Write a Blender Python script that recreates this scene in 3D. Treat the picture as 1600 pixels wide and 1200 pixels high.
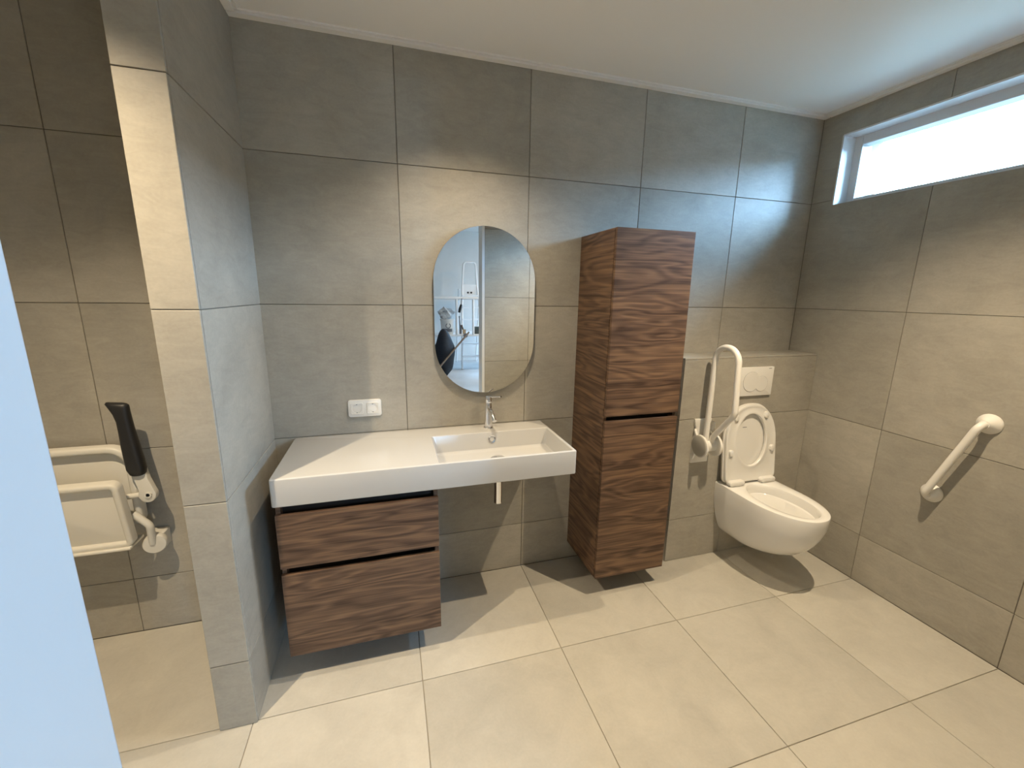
import bpy, bmesh, math, random
from mathutils import Vector, Matrix

random.seed(7)
scene = bpy.context.scene
COL = scene.collection
for o in list(bpy.data.objects):
    bpy.data.objects.remove(o)

# ------------------------------------------------------------------ camera
cam_d = bpy.data.cameras.new('camera')
cam_d.sensor_fit = 'HORIZONTAL'
cam_d.sensor_width = 36.0
cam_d.lens = 651.1 / 1600 * 36.0
cam_d.clip_start = 0.01
cam_d.clip_end = 200
cam = bpy.data.objects.new('camera', cam_d)
COL.objects.link(cam)
RT = Vector((0.95957862, -0.28103733, 0.0150628))
UP = Vector((0.04498886, 0.20600285, 0.97751666))
FW = Vector((0.27782166, 0.93732643, -0.21031948))
m3 = Matrix((RT, UP, -FW)).transposed()
cam.matrix_world = Matrix.Translation((0.51662874, -2.01944733, 1.52295604)) @ m3.to_4x4()
scene.camera = cam

# ------------------------------------------------------------------ world (overcast daylight)
SKY = 74.0
world = bpy.data.worlds.new('overcast_sky')
scene.world = world
world.use_nodes = True
bg = world.node_tree.nodes['Background']
bg.inputs['Color'].default_value = (0.36, 0.64, 1.0, 1)
bg.inputs['Strength'].default_value = SKY

# ------------------------------------------------------------------ exposure
vs = scene.view_settings
scene.display_settings.display_device = 'sRGB'
vs.view_transform = 'Standard'
vs.look = 'None'
vs.exposure = 0.45
vs.gamma = 1.0
vs.use_curve_mapping = False
scene.cycles.use_denoising = True
scene.cycles.max_bounces = 9
scene.cycles.diffuse_bounces = 5
scene.cycles.glossy_bounces = 6
scene.cycles.transparent_max_bounces = 12
scene.cycles.caustics_reflective = True
scene.cycles.blur_glossy = 0.8
scene.cycles.sample_clamp_indirect = 6.0
scene.cycles.use_adaptive_sampling = True
scene.cycles.adaptive_threshold = 0.04

SPOT_W = 127.0         # ceiling spots
SPOT_COL = (1.0, 0.80, 0.545)

# ------------------------------------------------------------------ key dimensions (metres)
XR = 2.935      # right wall
H = 2.524       # ceiling
YF = -1.87      # wall with the doorway
XL = -1.35      # left wall of the shower
Z = [0.0, 0.266, 0.866, 1.466, 2.066, H]
CD = -0.605     # front of the partition
BX, BY, BT = 2.011, -0.189, 1.206   # cistern boxing
DX0, DX1, DH = 0.419, 1.355, 2.32   # doorway
HALL_Y = -7.62
HALL_X0, HALL_X1 = -1.6, 4.6
HALL_H = 2.86

# ------------------------------------------------------------------ materials
def nt(name):
    m = bpy.data.materials.new(name)
    m.use_nodes = True
    t = m.node_tree
    for n in list(t.nodes):
        t.nodes.remove(n)
    out = t.nodes.new('ShaderNodeOutputMaterial')
    return m, t, out

def N(t, typ, **kw):
    n = t.nodes.new(typ)
    for k, v in kw.items():
        if hasattr(n, k):
            setattr(n, k, v)
        else:
            n.inputs[k].default_value = v
    return n

def plain(name, col, rough=0.5, metal=0.0, spec=0.5, coat=0.0, var=0.03, nscale=6.0, bump=0.0, bscale=80.0):
    m, t, out = nt(name)
    b = N(t, 'ShaderNodeBsdfPrincipled')
    b.inputs['Roughness'].default_value = rough
    b.inputs['Metallic'].default_value = metal
    b.inputs['Specular IOR Level'].default_value = spec
    b.inputs['Coat Weight'].default_value = coat
    b.inputs['Base Color'].default_value = tuple(col) + (1,)
    if var <= 0.012:            # glazed, lacquered or polished: one even colour
        t.links.new(b.outputs['BSDF'], out.inputs['Surface'])
        return m
    tc = N(t, 'ShaderNodeTexCoord')
    no = N(t, 'ShaderNodeTexNoise')
    no.inputs['Scale'].default_value = nscale
    no.inputs['Detail'].default_value = 3
    t.links.new(tc.outputs['Object'], no.inputs['Vector'])
    cr = N(t, 'ShaderNodeValToRGB')
    cr.color_ramp.elements[0].position = 0.3
    cr.color_ramp.elements[1].position = 0.7
    cr.color_ramp.elements[0].color = tuple(c * (1 - var) for c in col) + (1,)
    cr.color_ramp.elements[1].color = tuple(min(1, c * (1 + var)) for c in col) + (1,)
    t.links.new(no.outputs['Fac'], cr.inputs['Fac'])
    t.links.new(cr.outputs['Color'], b.inputs['Base Color'])
    if bump > 0:
        n2 = N(t, 'ShaderNodeTexNoise')
        n2.inputs['Scale'].default_value = bscale
        t.links.new(tc.outputs['Object'], n2.inputs['Vector'])
        bp = N(t, 'ShaderNodeBump')
        bp.inputs['Strength'].default_value = bump
        bp.inputs['Distance'].default_value = 0.002
        t.links.new(n2.outputs['Fac'], bp.inputs['Height'])
        t.links.new(bp.outputs['Normal'], b.inputs['Normal'])
    t.links.new(b.outputs['BSDF'], out.inputs['Surface'])
    return m

def tile_mat(name, col, rough=0.5, contrast=0.16, streak=0.5):
    """concrete-look porcelain: clouds, fine flakes and a little relief, different on each tile"""
    m, t, out = nt(name)
    L = t.links.new
    b = N(t, 'ShaderNodeBsdfPrincipled')
    b.inputs['Roughness'].default_value = rough
    b.inputs['Specular IOR Level'].default_value = 0.4
    tc = N(t, 'ShaderNodeTexCoord')
    oi = N(t, 'ShaderNodeObjectInfo')
    mu = N(t, 'ShaderNodeMath', operation='MULTIPLY')
    mu.inputs[1].default_value = 37.0
    L(oi.outputs['Random'], mu.inputs[0])
    ad = N(t, 'ShaderNodeVectorMath', operation='ADD')
    L(tc.outputs['Object'], ad.inputs[0])
    L(mu.outputs[0], ad.inputs[1])
    n1 = N(t, 'ShaderNodeTexNoise')
    n1.inputs['Scale'].default_value = 3.2
    n1.inputs['Detail'].default_value = 4
    n1.inputs['Roughness'].default_value = 0.62
    n1.inputs['Distortion'].default_value = 0.6
    L(ad.outputs[0], n1.inputs['Vector'])
    mp = N(t, 'ShaderNodeMapping')
    mp.inputs['Scale'].default_value = (9, 9, 26)
    L(ad.outputs[0], mp.inputs['Vector'])
    n2 = N(t, 'ShaderNodeTexNoise')
    n2.inputs['Scale'].default_value = 1.0
    n2.inputs['Detail'].default_value = 5
    n2.inputs['Roughness'].default_value = 0.7
    n2.inputs['Distortion'].default_value = 1.0
    L(mp.outputs[0], n2.inputs['Vector'])
    n3 = N(t, 'ShaderNodeTexNoise')
    n3.inputs['Scale'].default_value = 110
    n3.inputs['Detail'].default_value = 1
    L(ad.outputs[0], n3.inputs['Vector'])
    mx = N(t, 'ShaderNodeMix', data_type='FLOAT')
    mx.inputs[0].default_value = streak
    L(n1.outputs['Fac'], mx.inputs[2])
    L(n2.outputs['Fac'], mx.inputs[3])
    mx2 = N(t, 'ShaderNodeMix', data_type='FLOAT')
    mx2.inputs[0].default_value = 0.12
    L(mx.outputs[0], mx2.inputs[2])
    L(n3.outputs['Fac'], mx2.inputs[3])
    cr = N(t, 'ShaderNodeValToRGB')
    e = cr.color_ramp.elements
    e[0].position = 0.30
    e[1].position = 0.72
    e[0].color = tuple(c * (1 - contrast) for c in col) + (1,)
    e[1].color = tuple(c * (1 + contrast * 0.8) for c in col) + (1,)
    L(mx2.outputs[0], cr.inputs['Fac'])
    # slight tone shift from tile to tile
    mr = N(t, 'ShaderNodeMapRange')
    mr.inputs['To Min'].default_value = 0.91
    mr.inputs['To Max'].default_value = 1.07
    L(oi.outputs['Random'], mr.inputs['Value'])
    vm = N(t, 'ShaderNodeVectorMath', operation='SCALE')
    L(cr.outputs['Color'], vm.inputs[0])
    L(mr.outputs[0], vm.inputs['Scale'])
    L(vm.outputs[0], b.inputs['Base Color'])
    L(b.outputs['BSDF'], out.inputs['Surface'])
    return m

def wood_mat(name, dark, mid, light, rough=0.42):
    """walnut veneer, grain lying horizontally"""
    m, t, out = nt(name)
    L = t.links.new
    b = N(t, 'ShaderNodeBsdfPrincipled')
    b.inputs['Roughness'].default_value = rough
    b.inputs['Specular IOR Level'].default_value = 0.35
    tc = N(t, 'ShaderNodeTexCoord')
    oi = N(t, 'ShaderNodeObjectInfo')
    mu = N(t, 'ShaderNodeMath', operation='MULTIPLY')
    mu.inputs[1].default_value = 11.0
    L(oi.outputs['Random'], mu.inputs[0])
    ad = N(t, 'ShaderNodeVectorMath', operation='ADD')
    L(tc.outputs['Object'], ad.inputs[0])
    L(mu.outputs[0], ad.inputs[1])
    # broad cathedral figure
    mpa = N(t, 'ShaderNodeMapping')
    mpa.inputs['Scale'].default_value = (1.1, 1.1, 7.0)
    L(ad.outputs[0], mpa.inputs['Vector'])
    na = N(t, 'ShaderNodeTexNoise')
    na.inputs['Scale'].default_value = 1.3
    na.inputs['Detail'].default_value = 2.5
    na.inputs['Distortion'].default_value = 0.3
    L(mpa.outputs[0], na.inputs['Vector'])
    sc_ = N(t, 'ShaderNodeMath', operation='MULTIPLY')
    sc_.inputs[1].default_value = 16.0
    L(na.outputs['Fac'], sc_.inputs[0])
    sn = N(t, 'ShaderNodeMath', operation='SINE')
    sc2 = N(t, 'ShaderNodeMath', operation='MULTIPLY')
    sc2.inputs[1].default_value = 4.2
    L(sc_.outputs[0], sc2.inputs[0])
    L(sc2.outputs[0], sn.inputs[0])
    r1 = N(t, 'ShaderNodeMapRange')
    r1.inputs['From Min'].default_value = -1
    L(sn.outputs[0], r1.inputs['Value'])
    # fine fibres
    mpb = N(t, 'ShaderNodeMapping')
    mpb.inputs['Scale'].default_value = (3.4, 3.4, 190)
    L(ad.outputs[0], mpb.inputs['Vector'])
    nb = N(t, 'ShaderNodeTexNoise')
    nb.inputs['Scale'].default_value = 1.0
    nb.inputs['Detail'].default_value = 4
    nb.inputs['Distortion'].default_value = 0.25
    L(mpb.outputs[0], nb.inputs['Vector'])
    # wide tone bands
    mpc = N(t, 'ShaderNodeMapping')
    mpc.inputs['Scale'].default_value = (0.9, 0.9, 52)
    L(ad.outputs[0], mpc.inputs['Vector'])
    nc = N(t, 'ShaderNodeTexNoise')
    nc.inputs['Scale'].default_value = 1.0
    nc.inputs['Detail'].default_value = 4
    nc.inputs['Distortion'].default_value = 0.15
    L(mpc.outputs[0], nc.inputs['Vector'])
    m1 = N(t, 'ShaderNodeMix', data_type='FLOAT')
    m1.inputs[0].default_value = 0.72
    L(r1.outputs[0], m1.inputs[2])
    L(nb.outputs['Fac'], m1.inputs[3])
    m2 = N(t, 'ShaderNodeMix', data_type='FLOAT')
    m2.inputs[0].default_value = 0.50
    L(m1.outputs[0], m2.inputs[2])
    L(nc.outputs['Fac'], m2.inputs[3])
    cr = N(t, 'ShaderNodeValToRGB')
    e = cr.color_ramp.elements
    e[0].position = 0.36
    e[0].color = dark + (1,)
    e[1].position = 0.66
    e[1].color = light + (1,)
    x = e.new(0.5)
    x.color = mid + (1,)
    L(m2.outputs[0], cr.inputs['Fac'])
    L(cr.outputs['Color'], b.inputs['Base Color'])
    L(b.outputs['BSDF'], out.inputs['Surface'])
    return m

def glass_pane(name):
    m, t, out = nt(name)
    tr = N(t, 'ShaderNodeBsdfTransparent')
    tr.inputs['Color'].default_value = (0.96, 0.98, 0.98, 1)
    gl = N(t, 'ShaderNodeBsdfGlossy')
    gl.inputs['Roughness'].default_value = 0.02
    fr = N(t, 'ShaderNodeFresnel')
    fr.inputs['IOR'].default_value = 1.3
    mx = N(t, 'ShaderNodeMixShader')
    t.links.new(fr.outputs[0], mx.inputs[0])
    t.links.new(tr.outputs[0], mx.inputs[1])
    t.links.new(gl.outputs[0], mx.inputs[2])
    t.links.new(mx.outputs[0], out.inputs['Surface'])
    return m

def emit(name, col, s):
    m, t, out = nt(name)
    e = N(t, 'ShaderNodeEmission')
    e.inputs['Color'].default_value = col + (1,)
    e.inputs['Strength'].default_value = s
    t.links.new(e.outputs[0], out.inputs['Surface'])
    return m

M = {}
M['wall_tile'] = tile_mat('grey_concrete_wall_tile', (0.385, 0.362, 0.308), 0.5, 0.24, 0.45)
M['floor_tile'] = tile_mat('beige_concrete_floor_tile', (0.50, 0.478, 0.42), 0.42, 0.16, 0.4)
M['grout'] = plain('grey_grout', (0.17, 0.155, 0.13), 0.9)
M['floor_grout'] = plain('beige_grout', (0.30, 0.275, 0.225), 0.9)
M['ceiling'] = plain('satin_white_ceiling', (0.88, 0.865, 0.84), 0.5, spec=0.2, var=0.01)
M['paint'] = plain('white_wall_paint', (0.78, 0.79, 0.78), 0.6, var=0.015)
M['jamb'] = plain('white_lacquered_frame', (0.73, 0.735, 0.735), 0.35, var=0.02, nscale=3)
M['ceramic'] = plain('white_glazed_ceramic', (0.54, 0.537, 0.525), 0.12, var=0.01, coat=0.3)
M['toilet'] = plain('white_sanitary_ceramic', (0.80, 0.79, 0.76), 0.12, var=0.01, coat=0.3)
M['plastic'] = plain('white_plastic', (0.76, 0.745, 0.705), 0.3, var=0.01)
M['cream'] = plain('cream_white_plastic', (0.66, 0.64, 0.575), 0.35, var=0.01)
M['powder'] = plain('white_powder_coated_metal', (0.80, 0.78, 0.73), 0.28, var=0.01)
M['chrome'] = plain('polished_chrome', (0.86, 0.86, 0.87), 0.06, metal=1.0, var=0.005)
M['rubber'] = plain('black_rubber_grip', (0.012, 0.012, 0.013), 0.45, var=0.05)
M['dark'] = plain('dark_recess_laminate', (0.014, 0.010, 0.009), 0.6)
M['hole'] = plain('dark_hole', (0.01, 0.01, 0.01), 0.7)
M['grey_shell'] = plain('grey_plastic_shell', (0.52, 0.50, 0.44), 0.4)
M['gap_grey'] = plain('shadow_gap_grey', (0.22, 0.21, 0.19), 0.6)
M['wood'] = wood_mat('walnut_veneer', (0.055, 0.031, 0.020), (0.118, 0.070, 0.045), (0.205, 0.122, 0.070))
M['mirror'] = plain('mirror_silver', (0.90, 0.92, 0.92), 0.0, metal=1.0, var=0.0)
M['mirror_edge'] = plain('mirror_dark_edge', (0.10, 0.10, 0.09), 0.3)
M['pane'] = glass_pane('window_glass')
M['lamp'] = emit('spot_lens', (1.0, 0.86, 0.66), 12.0)
M['hall_fill'] = emit('hall_fill_emission', (1.0, 0.86, 0.66), 4.0)  # glow of the added fill lamp in the next room
M['alu'] = plain('brushed_aluminium', (0.88, 0.89, 0.90), 0.35, metal=0.1)
M['concrete'] = plain('pale_screed_floor', (0.55, 0.56, 0.56), 0.6, var=0.10, nscale=2.0)
M['navy'] = plain('dark_navy_fabric', (0.010, 0.014, 0.022), 0.7, var=0.3)
M['blue_cloth'] = plain('blue_fabric', (0.10, 0.17, 0.30), 0.8, var=0.2)
M['stick'] = plain('brown_wood_stick', (0.16, 0.11, 0.075), 0.6, var=0.2)
M['bag'] = plain('crumpled_grey_white_plastic', (0.55, 0.57, 0.58), 0.5, var=0.35, nscale=9, bump=0.4, bscale=14)
M['label_dark'] = plain('grey_print', (0.14, 0.15, 0.17), 0.6)
M['brick'] = plain('sky_blocker_brick', (0.17, 0.11, 0.08), 0.9, var=0.2)
M['ground'] = plain('outdoor_ground', (0.04, 0.045, 0.03), 0.9, var=0.3)
M['brush_wood'] = plain('pale_wood_handle', (0.45, 0.33, 0.2), 0.6)
M['box_dark'] = plain('dark_printed_card', (0.06, 0.075, 0.07), 0.5, var=0.6, nscale=25)

# ------------------------------------------------------------------ helpers
def wl(o):
    v = Vector((0, 0, 0))
    while o is not None:
        v = v + o.location
        o = o.parent
    return v

def tag(o, label=None, cat=None, group=None, kind=None):
    if label:
        o['label'] = label
    if cat:
        o['category'] = cat
    if group:
        o['group'] = group
    if kind:
        o['kind'] = kind
    return o

def thing(name, loc, label, cat, group=None):
    o = bpy.data.objects.new(name, None)
    o.empty_display_size = 0.05
    COL.objects.link(o)
    o.location = loc
    return tag(o, label, cat, group)

def obj(name, bm, mat, parent=None, smooth=False, bevel=0.0, seg=2, angle=35, origin=None):
    """bm in world coordinates -> mesh object under parent"""
    base = wl(parent) if parent is not None else Vector((0, 0, 0))
    if origin is None:
        cs = [v.co for v in bm.verts]
        lo = Vector((min(c.x for c in cs), min(c.y for c in cs), min(c.z for c in cs)))
        hi = Vector((max(c.x for c in cs), max(c.y for c in cs), max(c.z for c in cs)))
        origin = Vector(((lo.x + hi.x) / 2, (lo.y + hi.y) / 2, lo.z))
    origin = Vector(origin)
    bmesh.ops.recalc_face_normals(bm, faces=bm.faces)
    bmesh.ops.translate(bm, verts=bm.verts, vec=-origin)
    me = bpy.data.meshes.new(name)
    bm.to_mesh(me)
    bm.free()
    me.materials.append(M[mat] if isinstance(mat, str) else mat)
    o = bpy.data.objects.new(name, me)
    COL.objects.link(o)
    o.location = origin - base
    if parent is not None:
        o.parent = parent
    if smooth:
        me.polygons.foreach_set('use_smooth', [True] * len(me.polygons))
        me.set_sharp_from_angle(angle=math.radians(angle))
    if bevel > 0:
        b = o.modifiers.new('bevel', 'BEVEL')
        b.width = bevel
        b.segments = seg
        b.limit_method = 'ANGLE'
        b.angle_limit = math.radians(30)
        b.harden_normals = False
        me.polygons.foreach_set('use_smooth', [True] * len(me.polygons))
        me.set_sharp_from_angle(angle=math.radians(50))
    return o

def NB():
    return bmesh.new()

def box(bm, x0, x1, y0, y1, z0, z1):
    x0, x1 = min(x0, x1), max(x0, x1)
    y0, y1 = min(y0, y1), max(y0, y1)
    z0, z1 = min(z0, z1), max(z0, z1)
    v = [bm.verts.new(p) for p in ((x0, y0, z0), (x1, y0, z0), (x1, y1, z0), (x0, y1, z0),
                                   (x0, y0, z1), (x1, y0, z1), (x1, y1, z1), (x0, y1, z1))]
    for f in ((0, 3, 2, 1), (4, 5, 6, 7), (0, 1, 5, 4), (1, 2, 6, 5), (2, 3, 7, 6), (3, 0, 4, 7)):
        bm.faces.new([v[i] for i in f])
    return bm

def bx(*a):
    return box(NB(), *a)

def rings(bm, rs, cap0=True, cap1=True, close=True):
    vs_ = [[bm.verts.new(p) for p in r] for r in rs]
    n = len(rs[0])
    for a, b in zip(vs_[:-1], vs_[1:]):
        for i in range(n if close else n - 1):
            j = (i + 1) % n
            bm.faces.new((a[i], a[j], b[j], b[i]))
    if cap0:
        bm.faces.new(vs_[0])
    if cap1:
        bm.faces.new(vs_[-1])
    return bm

def fillet(pts, r, n=8):
    pts = [Vector(p) for p in pts]
    rr = r if isinstance(r, (list, tuple)) else [r] * len(pts)
    out = [pts[0]]
    for i in range(1, len(pts) - 1):
        p, a, b = pts[i], pts[i - 1], pts[i + 1]
        u, v = (a - p).normalized(), (b - p).normalized()
        ang = u.angle(v)
        if rr[i] <= 0 or abs(ang - math.pi) < 1e-3:
            out.append(p)
            continue
        d = min(rr[i] / math.tan(ang / 2), (a - p).length * 0.49, (b - p).length * 0.49)
        R = d * math.tan(ang / 2)
        c = p + (u + v).normalized() * (R / math.sin(ang / 2))
        s, e = p + u * d - c, p + v * d - c
        tot = s.angle(e)
        ax = s.cross(e).normalized()
        for k in range(n + 1):
            out.append(c + Matrix.Rotation(tot * k / n, 3, ax) @ s)
    out.append(pts[-1])
    return out

def tube(bm, pts, r, seg=16, cap=True):
    pts = [Vector(p) for p in pts]
    rad = r if isinstance(r, (list, tuple)) else [r] * len(pts)
    T = []
    for i in range(len(pts)):
        a = pts[max(i - 1, 0)]
        b = pts[min(i + 1, len(pts) - 1)]
        T.append((b - a).normalized())
    nrm = T[0].orthogonal().normalized()
    rs = []
    for i, p in enumerate(pts):
        if i:
            nrm = (nrm - T[i] * nrm.dot(T[i])).normalized()
        bn = T[i].cross(nrm)
        rs.append([p + (nrm * math.cos(2 * math.pi * k / seg) + bn * math.sin(2 * math.pi * k / seg)) * rad[i] for k in range(seg)])
    return rings(bm, rs, cap, cap)

def lathe(bm, prof, origin, axis, seg=32, cap0=True, cap1=True):
    """prof: (radius, height along axis)"""
    ax = Vector(axis).normalized()
    u = ax.orthogonal().normalized()
    v = ax.cross(u)
    o = Vector(origin)
    rs = [[o + ax * h + (u * math.cos(2 * math.pi * k / seg) + v * math.sin(2 * math.pi * k / seg)) * max(r, 1e-5) for k in range(seg)] for r, h in prof]
    return rings(bm, rs, cap0, cap1)

def rrect(w, h, r, n=8, cx=0, cy=0):
    """rounded rectangle outline, counter-clockwise; r one radius or four (tr, tl, bl, br)"""
    rr = r if isinstance(r, (list, tuple)) else [r] * 4
    out = []
    cs = ((w / 2, h / 2, 0), (-w / 2, h / 2, 1), (-w / 2, -h / 2, 2), (w / 2, -h / 2, 3))
    for x, y, q in cs:
        R = rr[q]
        sx, sy = (1 if x > 0 else -1), (1 if y > 0 else -1)
        for k in range(n + 1):
            a = math.pi / 2 * (q + k / n)
            out.append((cx + x - sx * R + R * math.cos(a), cy + y - sy * R + R * math.sin(a)))
    return out

def slab_xz(bm, outline, y_back, y_front, chamfer=0.0):
    """outline in (x, z), extruded along y; chamfered front edge"""
    cx = sum(p[0] for p in outline) / len(outline)
    cz = sum(p[1] for p in outline) / len(outline)
    def ins(d):
        return inset(outline, d)
    rs = [[(x, y_back, z) for x, z in outline]]
    if chamfer > 0:
        rs.append([(x, y_front + chamfer, z) for x, z in outline])
        rs.append([(x, y_front + chamfer * 0.3, z) for x, z in ins(chamfer * 0.3)])
        rs.append([(x, y_front, z) for x, z in ins(chamfer)])
    else:
        rs.append([(x, y_front, z) for x, z in outline])
    return rings(bm, rs)

def inset(outline, d):
    n = len(outline)
    area = sum(outline[i][0] * outline[(i + 1) % n][1] - outline[(i + 1) % n][0] * outline[i][1] for i in range(n))
    s = 1 if area > 0 else -1
    out = []
    for i in range(n):
        p = Vector(outline[i])
        a, b = Vector(outline[i - 1]), Vector(outline[(i + 1) % n])
        e1, e2 = (p - a), (b - p)
        e1 = e1.normalized() if e1.length > 1e-9 else e2.normalized()
        e2 = e2.normalized() if e2.length > 1e-9 else e1
        n1 = Vector((-e1.y, e1.x)) * s
        n2 = Vector((-e2.y, e2.x)) * s
        k = (n1 + n2)
        k = k.normalized() if k.length > 1e-6 else n1
        c = max(0.4, k.dot(n1))
        q = p + k * (d / c)
        out.append((q.x, q.y))
    return out

# tiles ---------------------------------------------------------------
GAP = 0.0028
TT = 0.008          # tile thickness
tile_cache = {}
def tile_mesh(dx, dy, dz, mat):
    key = (round(dx, 4), round(dy, 4), round(dz, 4), mat)
    if key not in tile_cache:
        bm = bx(-dx / 2, dx / 2, -dy / 2, dy / 2, -dz / 2, dz / 2)
        bmesh.ops.bevel(bm, geom=list(bm.edges), offset=0.0012, segments=1, profile=0.5, affect='EDGES')
        me = bpy.data.meshes.new('tile')
        bm.to_mesh(me)
        bm.free()
        me.materials.append(M[mat])
        tile_cache[key] = me
    return tile_cache[key]

def put_tile(parent, c, d, mat='wall_tile', name='tile'):
    o = bpy.data.objects.new(name, tile_mesh(d[0], d[1], d[2], mat))
    COL.objects.link(o)
    o.location = Vector(c) - wl(parent)
    o.parent = parent
    return o

def tiles(parent, axis, plane, sign, us, vs_, mat='wall_tile', hole=None):
    """us/vs_: joint positions. axis: wall normal. The tile face lies on the plane, its body behind (sign: way the face looks)."""
    us, vs_ = sorted(us), sorted(vs_)
    c = plane - sign * TT / 2
    for a, b in zip(us[:-1], us[1:]):
        for p, q in zip(vs_[:-1], vs_[1:]):
            if hole and a < hole[1] - 1e-4 and b > hole[0] + 1e-4 and p < hole[3] - 1e-4 and q > hole[2] + 1e-4:
                cut_tile(parent, axis, plane, sign, (a, b, p, q), hole, mat)
                continue
            du, dv = b - a - GAP, q - p - GAP
            um, vm = (a + b) / 2, (p + q) / 2
            if axis == 'y':
                put_tile(parent, (um, c, vm), (du, TT, dv), mat)
            elif axis == 'x':
                put_tile(parent, (c, um, vm), (TT, du, dv), mat)
            else:
                put_tile(parent, (um, vm, c), (du, dv, TT), mat)

def cut_tile(parent, axis, plane, sign, cell, hole, mat):
    """a tile with a rectangular bite taken out of it where the window is (axis x only)"""
    a, b, p, q = cell[0] + GAP / 2, cell[1] - GAP / 2, cell[2] + GAP / 2, cell[3] - GAP / 2
    h0, h1, k0, k1 = hole
    full_u = h0 <= a + 1e-4 and h1 >= b - 1e-4
    low = k0 > p + 1e-3           # bite is at the top of the tile
    high = k1 < q - 1e-3          # bite is at the bottom of the tile
    if full_u:
        if low:
            poly = [(a, p), (b, p), (b, k0), (a, k0)]
        else:
            poly = [(a, k1), (b, k1), (b, q), (a, q)]
    elif low:
        if h1 < b:
            poly = [(a, p), (b, p), (b, q), (h1, q), (h1, k0), (a, k0)]
        else:
            poly = [(a, p), (b, p), (b, k0), (h0, k0), (h0, q), (a, q)]
    else:
        if h1 < b:
            poly = [(h1, p), (b, p), (b, q), (a, q), (a, k1), (h1, k1)]
        else:
            poly = [(a, p), (h0, p), (h0, k1), (b, k1), (b, q), (a, q)]
    bm = NB()
    rings(bm, [[(plane, u, v) for u, v in poly], [(plane - sign * TT, u, v) for u, v in poly]])
    obj('tile', bm, mat, parent)

def struct(name, bm, mat, label=None, cat=None, bevel=0.0):
    o = obj(name, bm, mat, None, bevel=bevel, origin=(0, 0, 0))
    o['kind'] = 'structure'
    if label:
        o['label'] = label
    if cat:
        o['category'] = cat
    return o

G = 0.0035   # grout lies this far behind the tile faces

# ------------------------------------------------------------------ the shell
# floor
fl = struct('floor', bx(XL - 0.1, XR + 0.1, YF - 0.14, 0.1, -0.14, -G), 'floor_grout', 'beige concrete-look tiled bathroom floor', 'floor')
tiles(fl, 'z', 0.0, 1, [XL, -0.95, -0.016], [0.0, -0.594], 'floor_tile')
tiles(fl, 'z', 0.0, 1, [-0.016, 0.584, 1.184, 1.784, 2.394, XR], [0.0, -0.594], 'floor_tile')
tiles(fl, 'z', 0.0, 1, [XL, -1.216, -0.616, -0.016, 0.584, 1.184, 1.784, 2.394, XR], [-0.594, -1.190, YF - 0.13], 'floor_tile')

# back wall
wb = struct('wall_back', bx(XL - 0.1, XR + 0.3, G, 0.2, -0.14, 2.72), 'grout', 'grey concrete-look tiled wall behind washbasin and toilet', 'wall')
tiles(wb, 'y', 0.0, -1, [XL, -1.216, -0.616, -0.122], Z)
tiles(wb, 'y', 0.0, -1, [-0.003, 0.584, 1.184, 1.784, 2.384, XR], Z)

# partition between shower and washbasin
wp = struct('wall_partition', bx(-0.12 + G, -G, CD + G, 0.003, -0.05, H + 0.02), 'grout', 'narrow tiled partition wall between shower and washbasin', 'wall')
tiles(wp, 'y', CD, -1, [-0.12, 0.0], Z)
tiles(wp, 'x', 0.0, 1, [CD + TT, 0.0016], Z)
tiles(wp, 'x', -0.12, -1, [CD + TT, 0.0016], Z)

# right wall with the high window
WY0, WY1, WZ0, WZ1 = -1.36, -0.128, 2.040, 2.394
WT = 0.30
bm = NB()
box(bm, XR + G, XR + WT, YF - 0.14, 0.1, -0.14, WZ0)
box(bm, XR + G, XR + WT, YF - 0.14, 0.1, WZ1, 2.72)
box(bm, XR + G, XR + WT, WY1, 0.1, WZ0, WZ1)
box(bm, XR + G, XR + WT, YF - 0.14, WY0, WZ0, WZ1)
wr = struct('wall_right', bm, 'grout', 'grey tiled wall under the high window', 'wall')
tiles(wr, 'x', XR, -1, [0.0, -0.587, -1.187, YF], Z, hole=(WY0, WY1, WZ0, WZ1))

# left wall of the shower
wlft = struct('wall_left', bx(XL - 0.1, XL - G, YF - 0.14, 0.1, -0.14, 2.72), 'grout', 'grey tiled end wall of the shower', 'wall')
tiles(wlft, 'x', XL, 1, [0.0, -0.6, -1.2, YF], Z)

# wall with the doorway (behind the camera, seen in the mirror)
YB = -2.005
bm = NB()
box(bm, HALL_X0, DX0 - 0.025, YB, YF - G, -0.14, 2.95)
box(bm, DX1 + 0.025, HALL_X1, YB, YF - G, -0.14, 2.95)
box(bm, DX0 - 0.025, DX1 + 0.025, YB, YF - G, DH + 0.025, 2.95)
wf = struct('wall_front', bm, 'paint', 'wall with the doorway, tiled on the bathroom side', 'wall')
for x0, x1, z0, z1 in ((XL, DX0 - 0.026, 0.0, H), (DX1 + 0.026, XR, 0.0, H), (DX0 - 0.026, DX1 + 0.026, DH + 0.026, H)):
    obj('grout_bed', bx(x0, x1, YF - 0.0065, YF - 0.0030, z0, z1), 'grout', wf)
ZF = [0.0, 0.292, 0.892, 1.492, 2.092, H]
tiles(wf, 'y', YF, 1, [DX1 + 0.026, 1.813, 2.413, XR], ZF)
tiles(wf, 'y', YF, 1, [XL, -0.85, -0.25, DX0 - 0.026], ZF)
tiles(wf, 'y', YF, 1, [DX0 - 0.026, 0.95, DX1 + 0.026], [DH + 0.026, H])

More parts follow.
